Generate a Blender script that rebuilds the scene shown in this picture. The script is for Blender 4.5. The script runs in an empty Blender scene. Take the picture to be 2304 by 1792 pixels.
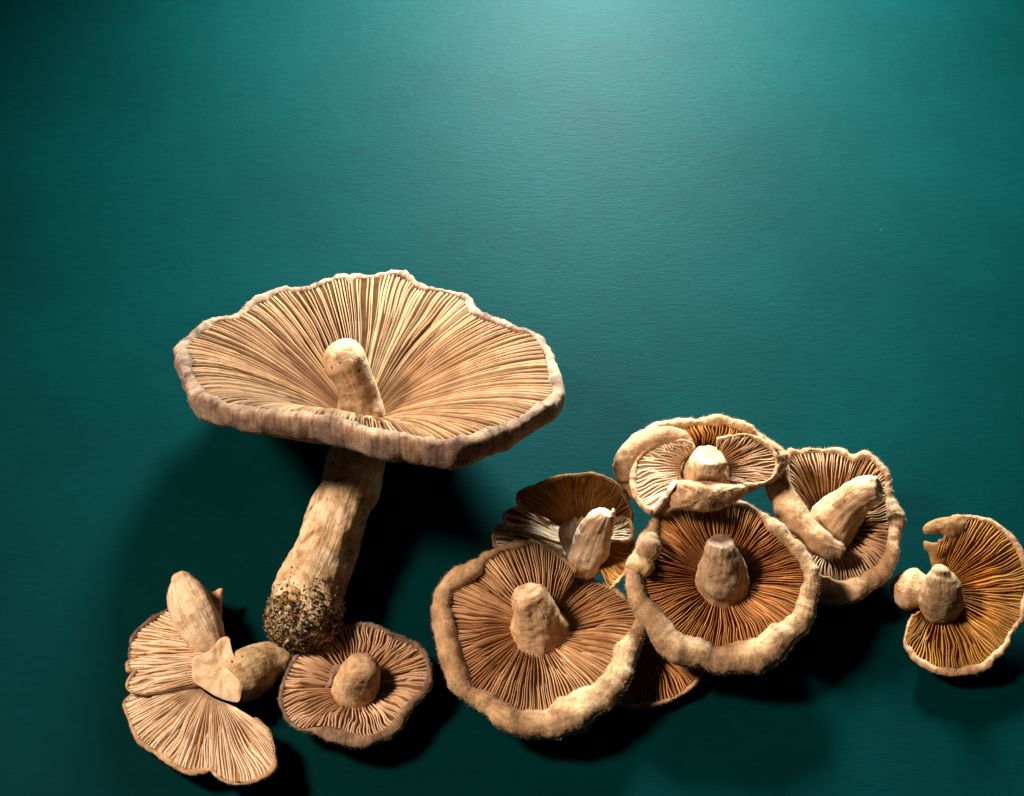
import bpy, math, random
import numpy as np
from mathutils import Vector, noise
random.seed(7)
noise.seed_set(3)
C = bpy.context.scene.collection
SC = bpy.context.scene

# ------------------------------------------------------------------ camera
U = 0.00014                      # metres per modelling unit (the frame is 2304 units = 32 cm wide)
ELEV = math.radians(60)
DC = 6600.0                      # camera distance in units
RV = np.array((1.0, 0.0, 0.0))
UV = np.array((0.0, math.sin(ELEV), math.cos(ELEV)))
BV = np.array((0.0, -math.cos(ELEV), math.sin(ELEV)))
CAM = BV * DC
cd = bpy.data.cameras.new('camera')
cam = bpy.data.objects.new('camera', cd)
C.objects.link(cam)
cam.location = CAM * U
cam.rotation_euler = (math.pi / 2 - ELEV, 0, 0)
cd.sensor_width = 36
cd.lens = 36 * DC / 2304
cd.clip_start = 0.01
cd.clip_end = 20
SC.camera = cam

# ------------------------------------------------------------------ light
w = bpy.data.worlds.new('World')
SC.world = w
w.use_nodes = True
w.node_tree.nodes['Background'].inputs[0].default_value = (0.55, 0.8, 0.9, 1)
w.node_tree.nodes['Background'].inputs[1].default_value = 0.012
SC.view_settings.view_transform = 'Standard'
SC.view_settings.look = 'None'
SC.view_settings.exposure = 0
SC.view_settings.gamma = 1


def area(name, loc, target, sx, sy, watts, col, spread=180):
    d = bpy.data.lights.new(name, 'AREA')
    d.shape = 'RECTANGLE'
    d.size, d.size_y = sx, sy
    d.energy = watts
    d.color = col
    d.spread = math.radians(spread)
    o = bpy.data.objects.new(name, d)
    C.objects.link(o)
    o.location = loc
    o.rotation_euler = (Vector(target) - Vector(loc)).to_track_quat('-Z', 'Y').to_euler()
    return o


def spot(name, loc, target, deg, blend, radius, watts, col):
    d = bpy.data.lights.new(name, 'SPOT')
    d.spot_size, d.spot_blend = math.radians(deg), blend
    d.shadow_soft_size = radius
    d.energy = watts
    d.color = col
    o = bpy.data.objects.new(name, d)
    C.objects.link(o)
    o.location = loc
    o.rotation_euler = (Vector(target) - Vector(loc)).to_track_quat('-Z', 'Y').to_euler()
    return o


# a hard-ish key from behind and slightly left, and a soft box low over the far edge of the table
spot('key_lamp', (-0.70, 0.09, 0.84), (-0.012, -0.10, 0.0), 33, 1.0, 0.10, 90.0, (1.0, 0.85, 0.70))
spot('back_lamp', (0.03, 0.335, 0.22), (0.032, 0.14, 0), 78, 1, 0.05, 64, (0.86, 1.0, 0.98))

# ------------------------------------------------------------------ pixel of the layout sketch -> place in the room
def raydir(px, py):
    return -BV * DC + RV * (px - 1152) + UV * (896 - py)


def W(px, py, z=0.0):
    d = raydir(px, py)
    return CAM + d * ((z - CAM[2]) / d[2])


class Z:
    def __init__(s, x, y, k):
        s.x, s.y, s.k = x, y, k

    def __call__(s, pts):
        return [(s.x + p[0] / s.k, s.y + p[1] / s.k) + tuple(p[2:]) for p in pts]


Z1 = Z(360, 580, 2.275); Z2 = Z(560, 960, 3.2675); Z3 = Z(260, 1260, 3.193); Z4 = Z(600, 1380, 5.31)
Z5 = Z(940, 1180, 3.268); Z6 = Z(1080, 1040, 5.663); Z7 = Z(1360, 920, 4.9636); Z8 = Z(1380, 1120, 3.54)
Z9 = Z(1700, 980, 4.247); Z10 = Z(1980, 1140, 4.247)


class Plane:
    """a tilted sheet: height z at pixel (cx, cy), rising tx to the right and ty away from the viewer"""
    def __init__(s, cx, cy, z, tx=0.0, ty=0.0):
        s.c = W(cx, cy, z)
        n = np.array((-tx, -ty, 1.0))
        s.n = n / np.linalg.norm(n)

    def at(s, p, h=0.0):
        d = raydir(p[0], p[1])
        q = s.c + s.n * h
        return CAM + d * (np.dot(q - CAM, s.n) / np.dot(d, s.n))


# ------------------------------------------------------------------ materials
def nodes(name):
    m = bpy.data.materials.new(name)
    m.use_nodes = True
    nt = m.node_tree
    nt.nodes.clear()
    return m, nt, nt.nodes.new('ShaderNodeOutputMaterial')


def N(nt, t, **kw):
    n = nt.nodes.new(t)
    for k, v in kw.items():
        if isinstance(k, str) and hasattr(n, k):
            setattr(n, k, v)
    return n


def noise_tex(nt, co, scale, detail=3, rough=0.6, dist=0.0):
    n = nt.nodes.new('ShaderNodeTexNoise')
    n.inputs['Scale'].default_value = scale
    n.inputs['Detail'].default_value = detail
    n.inputs['Roughness'].default_value = rough
    n.inputs['Distortion'].default_value = dist
    nt.links.new(co, n.inputs['Vector'])
    return n.outputs['Fac']


def ramp(nt, fac, stops):
    r = nt.nodes.new('ShaderNodeValToRGB')
    e = r.color_ramp.elements
    while len(e) < len(stops):
        e.new(0.5)
    for i, (p, c) in enumerate(stops):
        e[i].position = p
        e[i].color = tuple(c) + (1,) if len(c) == 3 else c
    nt.links.new(fac, r.inputs[0])
    return r.outputs[0]


def mixc(nt, fac, a, b, mode='MIX'):
    m = nt.nodes.new('ShaderNodeMix')
    m.data_type = 'RGBA'
    m.blend_type = mode
    for sock, v in ((m.inputs[0], fac), (m.inputs[6], a), (m.inputs[7], b)):
        if isinstance(v, (int, float)):
            sock.default_value = v
        elif isinstance(v, tuple):
            sock.default_value = v + (1,) if len(v) == 3 else v
        else:
            nt.links.new(v, sock)
    return m.outputs[2]


def bump(nt, h, strength, dist, nrm=None):
    b = nt.nodes.new('ShaderNodeBump')
    b.inputs['Strength'].default_value = strength
    b.inputs['Distance'].default_value = dist
    nt.links.new(h, b.inputs['Height'])
    if nrm is not None:
        nt.links.new(nrm, b.inputs['Normal'])
    return b.outputs[0]


def principled(nt, col, rough, spec, nrm=None, sheen=0.0):
    p = nt.nodes.new('ShaderNodeBsdfPrincipled')
    nt.links.new(col, p.inputs['Base Color'])
    p.inputs['Roughness'].default_value = rough
    p.inputs['Specular IOR Level'].default_value = spec
    p.inputs['Sheen Weight'].default_value = sheen
    if nrm is not None:
        nt.links.new(nrm, p.inputs['Normal'])
    return p


def translucent(nt, out, p, col, amount, nrm=None):
    if amount <= 0:
        nt.links.new(p.outputs[0], out.inputs[0])
        return
    t = nt.nodes.new('ShaderNodeBsdfTranslucent')
    nt.links.new(col, t.inputs[0])
    x = nt.nodes.new('ShaderNodeMixShader')
    x.inputs[0].default_value = amount
    nt.links.new(p.outputs[0], x.inputs[1])
    nt.links.new(t.outputs[0], x.inputs[2])
    nt.links.new(x.outputs[0], out.inputs[0])


def objco(nt, sc=(1, 1, 1)):
    t = nt.nodes.new('ShaderNodeTexCoord')
    if sc == (1, 1, 1):
        return t.outputs['Object']
    m = nt.nodes.new('ShaderNodeMapping')
    m.inputs['Scale'].default_value = sc
    nt.links.new(t.outputs['Object'], m.inputs['Vector'])
    return m.outputs[0]


def skin_mat(name, light, mid, dark, trans=0.0, patch=0.55, k=1.0, streak=0.0):
    m, nt, out = nodes(name)
    co = objco(nt)
    big = noise_tex(nt, co, 130 * k, 4, 0.6, 0.4)
    c = ramp(nt, big, [(0.30, dark), (0.48, mid), (0.66, light)])
    fine = noise_tex(nt, co, 900, 3, 0.7)
    c = mixc(nt, 0.55, c, ramp(nt, fine, [(0.33, (0.62, 0.52, 0.44)), (0.6, (1.1, 1.08, 1.05))]), 'MULTIPLY')
    if streak:
        tc = nt.nodes.new('ShaderNodeTexCoord')
        ms = nt.nodes.new('ShaderNodeMapping')
        ms.inputs['Scale'].default_value = (150, 1.6, 1)
        nt.links.new(tc.outputs['UV'], ms.inputs['Vector'])
        sk = noise_tex(nt, ms.outputs[0], 1.0, 4, 0.65, 0.2)
        c = mixc(nt, streak, c, ramp(nt, sk, [(0.34, (0.35, 0.28, 0.25)), (0.5, (0.95, 0.93, 0.92)), (0.7, (1.2, 1.15, 1.1))]), 'MULTIPLY')
    v = N(nt, 'ShaderNodeTexVoronoi')
    v.inputs['Scale'].default_value = 95
    nt.links.new(co, v.inputs['Vector'])
    spot = ramp(nt, v.outputs['Distance'], [(0.05, (1, 1, 1)), (0.13, (0, 0, 0))])
    gate = ramp(nt, noise_tex(nt, co, 45, 2), [(patch, (0, 0, 0)), (patch + 0.06, (1, 1, 1))])
    c = mixc(nt, mixc(nt, 1.0, spot, gate, 'MULTIPLY'), c, tuple(x * 0.3 for x in dark))
    nr = bump(nt, noise_tex(nt, co, 420, 4, 0.6), 0.4, 0.0007)
    nr = bump(nt, noise_tex(nt, co, 2600, 3, 0.7), 0.6, 0.0003, nr)
    p = principled(nt, c, 0.85, 0.15, nr, 0.12)
    translucent(nt, out, p, c, trans)
    return m


def gill_mat(name, light, dark, trans=0.25):
    m, nt, out = nodes(name)
    oi = nt.nodes.new('ShaderNodeObjectInfo')
    co = objco(nt)
    c = ramp(nt, oi.outputs['Random'], [(0.0, dark), (0.5, tuple((a + b) / 2 for a, b in zip(light, dark))), (1.0, light)])
    n1 = noise_tex(nt, co, 110, 4, 0.6)
    c = mixc(nt, 0.7, c, ramp(nt, n1, [(0.3, (0.55, 0.45, 0.36)), (0.55, (1, 1, 1)), (0.75, (1.12, 1.1, 1.05))]), 'MULTIPLY')
    nr = bump(nt, noise_tex(nt, co, 900, 3, 0.6), 0.35, 0.0004)
    p = principled(nt, c, 0.7, 0.25, nr)
    translucent(nt, out, p, c, trans)
    return m


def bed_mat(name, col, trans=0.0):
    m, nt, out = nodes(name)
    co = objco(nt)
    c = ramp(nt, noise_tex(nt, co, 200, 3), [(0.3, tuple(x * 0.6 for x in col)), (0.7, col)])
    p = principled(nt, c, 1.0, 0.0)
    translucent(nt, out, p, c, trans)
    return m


def stem_mat(name, light, mid, dark, spots=0.5, bark=False):
    m, nt, out = nodes(name)
    uv = nt.nodes.new('ShaderNodeTexCoord')
    mp = nt.nodes.new('ShaderNodeMapping')
    mp.inputs['Scale'].default_value = (24, 4, 1)
    nt.links.new(uv.outputs['UV'], mp.inputs['Vector'])
    co = objco(nt)
    fib = noise_tex(nt, mp.outputs[0], 1.0, 5, 0.65, 0.3)
    sx = nt.nodes.new('ShaderNodeSeparateXYZ')
    nt.links.new(uv.outputs['UV'], sx.inputs[0])
    ends = nt.nodes.new('ShaderNodeMath'); ends.operation = 'COMPARE'
    nt.links.new(sx.outputs[1], ends.inputs[0])
    ends.inputs[1].default_value = 0.5; ends.inputs[2].default_value = 0.53
    fib = mixc(nt, ends.outputs[0], noise_tex(nt, co, 330, 4, 0.65), fib)
    big = noise_tex(nt, co, 150, 5, 0.65, 0.7)
    c = ramp(nt, big, [(0.3, dark), (0.45, mid), (0.62, light)])
    c = mixc(nt, 0.4 if bark else 0.6, c, ramp(nt, fib, [(0.32, (0.52, 0.4, 0.3)), (0.55, (1.05, 1.05, 1.05))]), 'MULTIPLY')
    v = N(nt, 'ShaderNodeTexVoronoi')
    v.inputs['Scale'].default_value = 1.0
    mp2 = nt.nodes.new('ShaderNodeMapping')
    mp2.inputs['Scale'].default_value = (8, 12, 1)
    nt.links.new(uv.outputs['UV'], mp2.inputs['Vector'])
    nt.links.new(mp2.outputs[0], v.inputs['Vector'])
    spot = ramp(nt, v.outputs['Distance'], [(0.13, (1, 1, 1)), (0.24, (0, 0, 0))])
    gate = ramp(nt, noise_tex(nt, co, 60, 2), [(spots, (0, 0, 0)), (spots + 0.05, (1, 1, 1))])
    c = mixc(nt, mixc(nt, 1.0, spot, gate, 'MULTIPLY'), c, (0.05, 0.025, 0.012))
    nr = bump(nt, fib, 0.55 if bark else 0.4, 0.0016 if bark else 0.001)
    nr = bump(nt, noise_tex(nt, co, 600, 5, 0.7), 0.6, 0.0007, nr)
    p = principled(nt, c, 0.75, 0.25, nr)
    nt.links.new(p.outputs[0], out.inputs[0])
    return m


def fuzz_mat(name, a, b):
    m, nt, out = nodes(name)
    c = ramp(nt, noise_tex(nt, objco(nt), 500, 2), [(0.35, a), (0.65, b)])
    p = principled(nt, c, 0.8, 0.2)
    translucent(nt, out, p, c, 0.35)
    return m


def table_mat():
    m, nt, out = nodes('teal_paint')
    t = nt.nodes.new('ShaderNodeTexCoord')

    def mapped(sc, rot=0.0):
        mp = nt.nodes.new('ShaderNodeMapping')
        mp.inputs['Scale'].default_value = sc
        mp.inputs['Rotation'].default_value = (0, 0, rot)
        nt.links.new(t.outputs['Object'], mp.inputs['Vector'])
        return mp.outputs[0]
    fib = noise_tex(nt, mapped((230, 900, 1), 0.03), 1.0, 3, 0.6, 0.6)
    fine = noise_tex(nt, mapped((500, 1600, 1)), 1.0, 2, 0.6)
    cloud = noise_tex(nt, mapped((14, 18, 1)), 1.0, 4, 0.6)
    c = ramp(nt, cloud, [(0.3, (0.0, 0.0150, 0.0151)), (0.7, (0.0, 0.0206, 0.0208))])
    c = mixc(nt, 0.5, c, ramp(nt, fib, [(0.3, (0.78, 0.8, 0.8)), (0.7, (1.15, 1.12, 1.12))]), 'MULTIPLY')
    speck = ramp(nt, noise_tex(nt, mapped((420, 420, 1)), 1.0, 1, 0.5), [(0.8, (0, 0, 0)), (0.83, (1, 1, 1))])
    c = mixc(nt, mixc(nt, 1.0, speck, (0.3, 0.3, 0.3), 'MULTIPLY'), c, (0.01, 0.05, 0.048))
    nr = bump(nt, fib, 0.12, 0.0005)
    nr = bump(nt, fine, 0.15, 0.0003, nr)
    p = principled(nt, c, 0.42, 0.014, nr)
    nt.links.new(p.outputs[0], out.inputs[0])
    return m


# ------------------------------------------------------------------ object helpers
def thing(name, label, cat, px, py, group='wild mushrooms laid on the teal table'):
    o = bpy.data.objects.new(name, None)
    C.objects.link(o)
    o.location = W(px, py, 0) * U
    o.empty_display_size = 0.01
    o['label'] = label
    o['category'] = cat
    o['group'] = group
    o['minz'] = 1e9
    return o


def mesh_obj(name, V, F, mats, root, parent=None, mi=None, smooth=True, uv=None, stuff=False, label=None):
    V = np.asarray(V, dtype=float)
    off = np.array(root.location)
    me = bpy.data.meshes.new(name)
    me.from_pydata((V * U - off).tolist(), [], F)
    for m in (mats if isinstance(mats, (list, tuple)) else [mats]):
        me.materials.append(m)
    if mi is not None:
        me.polygons.foreach_set('material_index', mi)
    if smooth:
        me.polygons.foreach_set('use_smooth', [True] * len(F))
    if uv is not None:
        l = me.uv_layers.new(name='uv')
        flat = []
        for f in F:
            for k in f:
                flat.extend(uv[k])
        l.data.foreach_set('uv', flat)
    me.update()
    o = bpy.data.objects.new(name, me)
    C.objects.link(o)
    o.parent = parent or root
    if stuff:
        o['kind'] = 'stuff'
    if label:
        o['label'] = label
    root['minz'] = min(root['minz'], float(V[:, 2].min()))
    return o


def catmull(P, n, closed=False):
    P = np.asarray(P, dtype=float)
    if closed:
        P = np.vstack([P, P[:1]])
    seg = np.linalg.norm(np.diff(P[:, :3], axis=0), axis=1)
    s = np.concatenate([[0], np.cumsum(seg)])
    s /= s[-1]
    t = np.linspace(0, 1, n, endpoint=not closed)
    if closed:
        Q = np.vstack([P[-2], P, P[1]])
    else:
        Q = np.vstack([2 * P[0] - P[1], P, 2 * P[-1] - P[-2]])
    i = np.clip(np.searchsorted(s, t, side='right') - 1, 0, len(P) - 2)
    f = ((t - s[i]) / np.maximum(s[i + 1] - s[i], 1e-9))[:, None]
    a, b, c, d = Q[i], Q[i + 1], Q[i + 2], Q[i + 3]
    return 0.5 * (2 * b + (c - a) * f + (2 * a - 5 * b + 4 * c - d) * f ** 2 + (3 * b - a - 3 * c + d) * f ** 3)


def nz(p, k, o=3):
    return noise.fractal((p[0] * k, p[1] * k, p[2] * k), 0.9, 2.1, o)


def keyed(keys, s):
    ks = [k[0] for k in keys]
    return np.interp(s, ks, [k[1] for k in keys])


def add_fuzz(root, parent, pts, nrms, mat, count, length=9.0, wid=0.6):
    count = int(count * 3.2)
    length *= 0.55
    V, F = [], []
    n = len(pts)
    for _ in range(count):
        k = random.randrange(n)
        p = pts[k] + np.array([random.uniform(-1.5, 1.5) for _ in range(3)])
        d = nrms[k] + np.array([random.gauss(0, 0.8) for _ in range(3)])
        d /= np.linalg.norm(d) + 1e-9
        q = np.array([random.gauss(0, 1) for _ in range(3)])
        q = np.cross(d, q)
        q /= np.linalg.norm(q) + 1e-9
        L = length * random.uniform(0.4, 1.25)
        bend = np.array([random.gauss(0, 0.35) for _ in range(3)]) * L
        b = len(V)
        V += [p - q * wid / 2, p + q * wid / 2, p + d * L * 0.55 + q * wid * 0.35, p + d * L * 0.55 - q * wid * 0.35, p + d * L + bend]
        F += [(b, b + 1, b + 2, b + 3), (b + 3, b + 2, b + 4)]
    return mesh_obj('fuzz', V, F, mat, root, parent, smooth=False, stuff=True)


def ray_poly(h, d, poly, default):
    """distance along 2-D direction d from h to the closed polygon, farthest hit"""
    best = None
    for k in range(len(poly)):
        a, b = poly[k], poly[(k + 1) % len(poly)]
        e = b - a
        den = d[0] * e[1] - d[1] * e[0]
        if abs(den) < 1e-9:
            continue
        q = a - h
        t = (q[0] * e[1] - q[1] * e[0]) / den
        u = (q[0] * d[1] - q[1] * d[0]) / den
        if t > 0 and -1e-6 <= u <= 1 + 1e-6 and (best is None or t > best):
            best = t
    return default if best is None else best


def lobe(root, plane, rim_px, M, hub_px=None, ring=30.0, root_px=None, closed=True, depth=40.0, q=1.6, outer_px=None,
         width=14.0, wmin=9.0, rise=0.75, drop=None, dome=40.0, thick=14.0, gills=100, ghe=10.0, gwd=0.22, h_keys=None, rim_noise=4.0,
         fuzz=1500, fuzz_len=9.0, short=0.5, warp=1.0, NS=300, gap=None, lean=0.35, name='cap', rim_from=0.0, flare=0.0, rimmat=None):
    """a cap or a torn piece of one: floor under the gills, rolled rim, skin underneath, and every gill"""
    n = plane.n
    rim2 = catmull([plane.at(p) for p in rim_px], NS, closed)
    s = np.linspace(0, 1, NS, endpoint=not closed)
    if hub_px is not None:
        hub = plane.at(hub_px, -depth)
    if root_px is not None:
        R0 = catmull([plane.at(p, -depth) for p in root_px], NS, closed)
        hub0 = R0.mean(axis=0)
    else:
        hub0 = hub
        d = rim2 - hub
        d = d - np.outer(d @ n, n)
        R0 = hub + d / np.linalg.norm(d, axis=1)[:, None] * ring
    hk = keyed(h_keys, s) if h_keys else np.zeros(NS)
    I = rim2 + np.outer(hk, n)
    # in-plane frame
    ex = np.cross(np.array((0, 1.0, 0)), n); ex /= np.linalg.norm(ex)
    ey = np.cross(n, ex)
    to2 = lambda P: np.stack([(P - plane.c) @ ex, (P - plane.c) @ ey], -1)
    I2 = to2(I)
    T = np.roll(I2, -3, 0) - np.roll(I2, 3, 0)
    if not closed:
        T[:3] = I2[4] - I2[0]; T[-3:] = I2[-1] - I2[-5]
    ctr2 = to2(hub0[None])[0]
    O2 = np.stack([T[:, 1], -T[:, 0]], -1)
    O2 /= np.linalg.norm(O2, axis=1)[:, None] + 1e-9
    rad = I2 - to2(R0)
    rad /= np.linalg.norm(rad, axis=1)[:, None] + 1e-9
    O2 *= np.sign((O2 * rad).sum(1))[:, None] + 1e-9
    O2 = O2 * 0.6 + rad * 0.6
    O2 /= np.linalg.norm(O2, axis=1)[:, None]
    if outer_px is not None:
        poly = to2(catmull([plane.at(p) for p in outer_px], 200, True))
        wd = np.array([ray_poly(ctr2, (i - ctr2) / np.linalg.norm(i - ctr2), poly, 0) - np.linalg.norm(i - ctr2) for i in I2])
        wd = np.clip(wd, wmin, None)
        kk = 5
        pad = np.concatenate([wd[-kk:], wd, wd[:kk]]) if closed else np.concatenate([[wd[0]] * kk, wd, [wd[-1]] * kk])
        wd = np.convolve(pad, np.ones(2 * kk + 1) / (2 * kk + 1), 'valid')
        O2 = rad
    else:
        wd = keyed(width, s) if isinstance(width, (list, tuple)) else np.full(NS, float(width))
    dr = keyed(drop, s) if isinstance(drop, (list, tuple)) else (np.full(NS, float(drop)) if drop else wd * 0.5)
    O = np.outer(O2[:, 0], ex) + np.outer(O2[:, 1], ey)
    NB = NS + (1 if closed else 0)
    idx = [k % NS for k in range(NB)]

    def floor(si, t):
        x = si * NS if closed else si * (NS - 1)
        k = int(math.floor(x)); f = x - k
        if closed:
            a, b = k % NS, (k + 1) % NS
        else:
            k = max(0, min(NS - 2, k)); f = min(1.0, max(0.0, x - k)); a, b = k, k + 1
        r = R0[a] * (1 - f) + R0[b] * f
        i = I[a] * (1 - f) + I[b] * f
        base = r + (i - r) * t
        # R0 lies depth below the plane; bend the straight ruling into a bowl
        sag = depth * (t - (1 - (1 - t) ** q)) if q != 1 else 0.0
        return base - n * sag * 1.0

    # ---- cap = floor + underside
    rows = 14
    V, F, mi = [], [], []
    ts = [(k / rows) for k in range(rows + 1)]
    for t in ts:
        for k in range(NS):
            V.append(floor(s[k], t))
    under = 9
    # bottom of the roll
    Bt = I + O * (wd * 0.5)[:, None] - np.outer(dr * 0.8, n)
    rc = R0
    for j in range(under + 1):
        t = 1 - j / under
        for k in range(NS):
            p = rc[k] + (Bt[k] - rc[k]) * t
            p = p - n * (thick * (1 - t) + dome * (1 - t * t) + depth * max(0, (1 - (1 - t) ** q) - t) * -1.0 * 0)
            if q > 1:
                p = p - n * depth * max(0.0, (t - (1 - (1 - t) ** q))) * 0
            V.append(p + n * nz(p, 0.012) * 3.0)
    nr = rows + 1 + under + 1
    for r in range(nr - 1):
        if r == rows:
            continue
        for k in range(NS if closed else NS - 1):
            a, b = r * NS + k, r * NS + (k + 1) % NS
            F.append((a, b, b + NS, a + NS))
            mi.append(0 if r < rows else 1)
    if not closed:           # side walls of a torn piece
        for k in (0, NS - 1):
            for j in range(under):
                t1, t2 = 1 - j / under, 1 - (j + 1) / under
                fa, fb = int(round(t1 * rows)), int(round(t2 * rows))
                ua, ub = (rows + 1 + j) * NS + k, (rows + 2 + j) * NS + k
                q4 = (fa * NS + k, fb * NS + k, ub, ua)
                F.append(q4 if k else q4[::-1]); mi.append(1)
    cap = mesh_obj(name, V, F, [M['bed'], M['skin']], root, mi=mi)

    # ---- rolled rim
    RV_, RF = [], []
    prof = 13
    nrmz = []
    for k in range(NS):
        a = wd[k] * 0.5
        c = I[k] + O[k] * a
        up = a * rise + 2.0
        dn = dr[k]
        for j in range(prof + 1):
            ph = math.radians(215 - j * 305 / prof)
            cs, sn = math.cos(ph), math.sin(ph)
            e = O[k] * cs + n * sn
            p = c + O[k] * (a * cs * (1.0 + (flare if sn < 0 else 0))) + n * ((up if sn > 0 else dn) * sn)
            lump = nz(p, 0.022, 3) * rim_noise * 1.3 + nz(p, 0.085, 2) * rim_noise * 0.4
            lump += (noise.noise((s[k] * NS * 0.15, j * 0.2, 3.3)) * 0.35 + noise.noise((s[k] * NS * 0.045, j * 0.1, 8.1)) * 0.6) * rim_noise
            p = p + e * lump * min(1.0, a / 10 + 0.3)
            RV_.append(p); nrmz.append(e)
    for k in range(NS if closed else NS - 1):
        for j in range(prof):
            a, b = k * (prof + 1) + j, ((k + 1) % NS) * (prof + 1) + j
            RF.append((a, a + 1, b + 1, b))
    if not closed:
        for k in (0, NS - 1):
            ring_ = [k * (prof + 1) + j for j in range(prof + 1)]
            RF.append(tuple(ring_ if k else ring_[::-1]))
    rim = mesh_obj('rim', RV_, RF, rimmat or M['skin'], root, uv=[(abs(2 * s[k] - 1), j / prof) for k in range(NS) for j in range(prof + 1)])
    if fuzz:
        add_fuzz(root, rim, [p for p in RV_], nrmz, M['fuzz'], fuzz, fuzz_len)

    # ---- gills
    for g in range(gills):
        s0 = (g + random.uniform(-0.28, 0.28) + 0.5) / gills
        if gap and any(a < s0 < b for a, b in gap):
            continue
        if not closed:
            s0 = min(0.997, max(0.003, s0))
        full = (g % 2 == 0) if short >= 0.5 else (random.random() > short)
        t0 = 0.0 if full else random.choice((0.22, 0.35, 0.5, 0.62)) + random.uniform(-.07, .07)
        t1 = 1.0 + 4.0 / 200
        per = 1.0 / gills
        segs = 9
        gv, gf = [], []
        hv = 1.25 * ghe * random.uniform(0.75, 1.15)
        wk = gwd * random.uniform(0.8, 1.25)
        ph = random.uniform(0, 99)
        ln = random.uniform(-lean, lean)
        for j in range(segs + 1):
            t = t0 + (t1 - t0) * (j / segs) ** 0.9
            off = noise.noise((s0 * 17, t * 2.2, 4.4)) * 1.2 + noise.noise((s0 * 60, t * 3.0, 1.4)) * 0.45 + noise.noise((ph, t * 4.0, 2.0)) * 0.35
            sj = s0 + off * per * warp * min(1.0, t * 1.5)
            p = floor(sj, min(t, 1.0)) + (0 if t <= 1 else (t - 1)) * O[int(s0 * NS) % NS] * 100
            pa, pb = floor(sj - per * 0.5, min(t, 1.0)), floor(sj + per * 0.5, min(t, 1.0))
            side = pb - pa
            sp = np.linalg.norm(side)
            side = side / (sp + 1e-9)
            sp = max(sp, 2.2)
            e = min(1.0, (t - t0) / 0.12 + 0.15) * (1 - 0.72 * min(1.0, max(0, (t - 0.55) / 0.45)) ** 1.5)
            hh = hv * e * min(1.0, 0.35 + sp / 6.0)
            ww = sp * wk * min(1.0, 0.45 + (t - t0) / 0.2)
            top = p + n * hh + side * ln * hh * 0.4
            gv += [p - side * ww * 1.15 - n * 1.5, top - side * ww * 0.6, top + side * ww * 0.6, p + side * ww * 1.15 - n * 1.5]
            if j:
                b = 4 * (j - 1)
                for m_ in range(3):
                    gf.append((b + m_, b + m_ + 1, b + m_ + 5, b + m_ + 4))
        mesh_obj('gill', gv, gf, M['gill'], root, cap)
    return cap


def tube(root, name, pts, mat, end='round', start='none', lump=4.0, ridge=2.0, sides=40, segs=44, parent=None, fuzz=0, fuzzmat=None, flat=1.0,
         label=None, endmat=None, fuzz_len=7.0, pit=0.0):
    """a stem or a roll along points (px, py, height, radius)"""
    P = np.array([list(W(p[0], p[1], p[2])) + [p[3]] for p in pts])
    Q = catmull(P, segs)
    c, r = Q[:, :3], np.maximum(Q[:, 3], 1.0)
    T = np.gradient(c, axis=0)
    T /= np.linalg.norm(T, axis=1)[:, None]
    ref = np.array((0.3, 0.9, 0.2)) if abs(T[0] @ np.array((0.3, 0.9, 0.2))) < 0.9 else np.array((1.0, 0, 0))
    A = np.cross(T[0], ref); A /= np.linalg.norm(A)
    rings = []

    def ringat(cc, rr, T_, A_, k, vv=None):
        rings.append((cc, rr, T_, A_, k, vv))
    for k in range(segs):
        A = A - T[k] * (A @ T[k]); A /= np.linalg.norm(A)
        if k == 0 and start == 'round':
            for a in (10, 30, 52, 72):
                ringat(c[0] - T[0] * r[0] * 0.75 * math.cos(math.radians(a)), r[0] * math.sin(math.radians(a)), T[0], A.copy(), 0, -1.0)
        ringat(c[k], r[k], T[k], A.copy(), k)
    k = segs - 1
    if end == 'round':
        for a in (72, 52, 30, 10):
            ringat(c[k] + T[k] * r[k] * 0.75 * math.cos(math.radians(a)), r[k] * math.sin(math.radians(a)), T[k], A.copy(), k, 2.0)
    elif end == 'cut':
        for f, up in ((0.93, 0.07), (0.8, 0.10), (0.55, 0.06), (0.25, 0.03)):
            ringat(c[k] + T[k] * r[k] * up, r[k] * f, T[k], A.copy(), k, 2.0)
    V, F, uv, nr = [], [], [], []
    for i, (cc, rr, T_, A_, k, vv) in enumerate(rings):
        Bv = np.cross(T_, A_)
        for j in range(sides):
            th = 2 * math.pi * j / sides
            d = A_ * math.cos(th) + Bv * math.sin(th)
            d = d + BV * (d @ BV) * (flat - 1.0)
            p = cc + d * rr
            f = min(1.0, rr / 12)
            dd = nz(p, 0.016, 3) * lump + nz(p, 0.12, 3) * lump * 0.16
            dd += noise.noise((math.cos(th) * 4.5, math.sin(th) * 4.5, k * 0.05)) * ridge * (rr / r[k]) ** 2
            V.append(p + d * dd * f + T_ * nz(p, 0.03, 2) * lump * 0.4 * f)
            uv.append((abs(2 * j / sides - 1), (vv if vv is not None else k / segs)))
            nr.append(d)
    for i in range(len(rings) - 1):
        for j in range(sides):
            a, b = i * sides + j, i * sides + (j + 1) % sides
            F.append((a, b, b + sides, a + sides))
    F.append(tuple(range(sides - 1, -1, -1)))
    F.append(tuple((len(rings) - 1) * sides + j for j in range(sides)))
    mats = [mat]
    mi = [0] * len(F)
    if endmat is not None and end == 'cut':
        mats.append(endmat)
        n_end = 4 * sides
        for q in range(len(F) - 2 - n_end + sides, len(F) - 2):
            mi[q] = 1
        mi[-1] = 1
    o = mesh_obj(name, V, F, mats, root, parent, mi=mi, uv=uv, label=label)
    if fuzz:
        add_fuzz(root, o, V, nr, fuzzmat, fuzz, fuzz_len)
    return o


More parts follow.
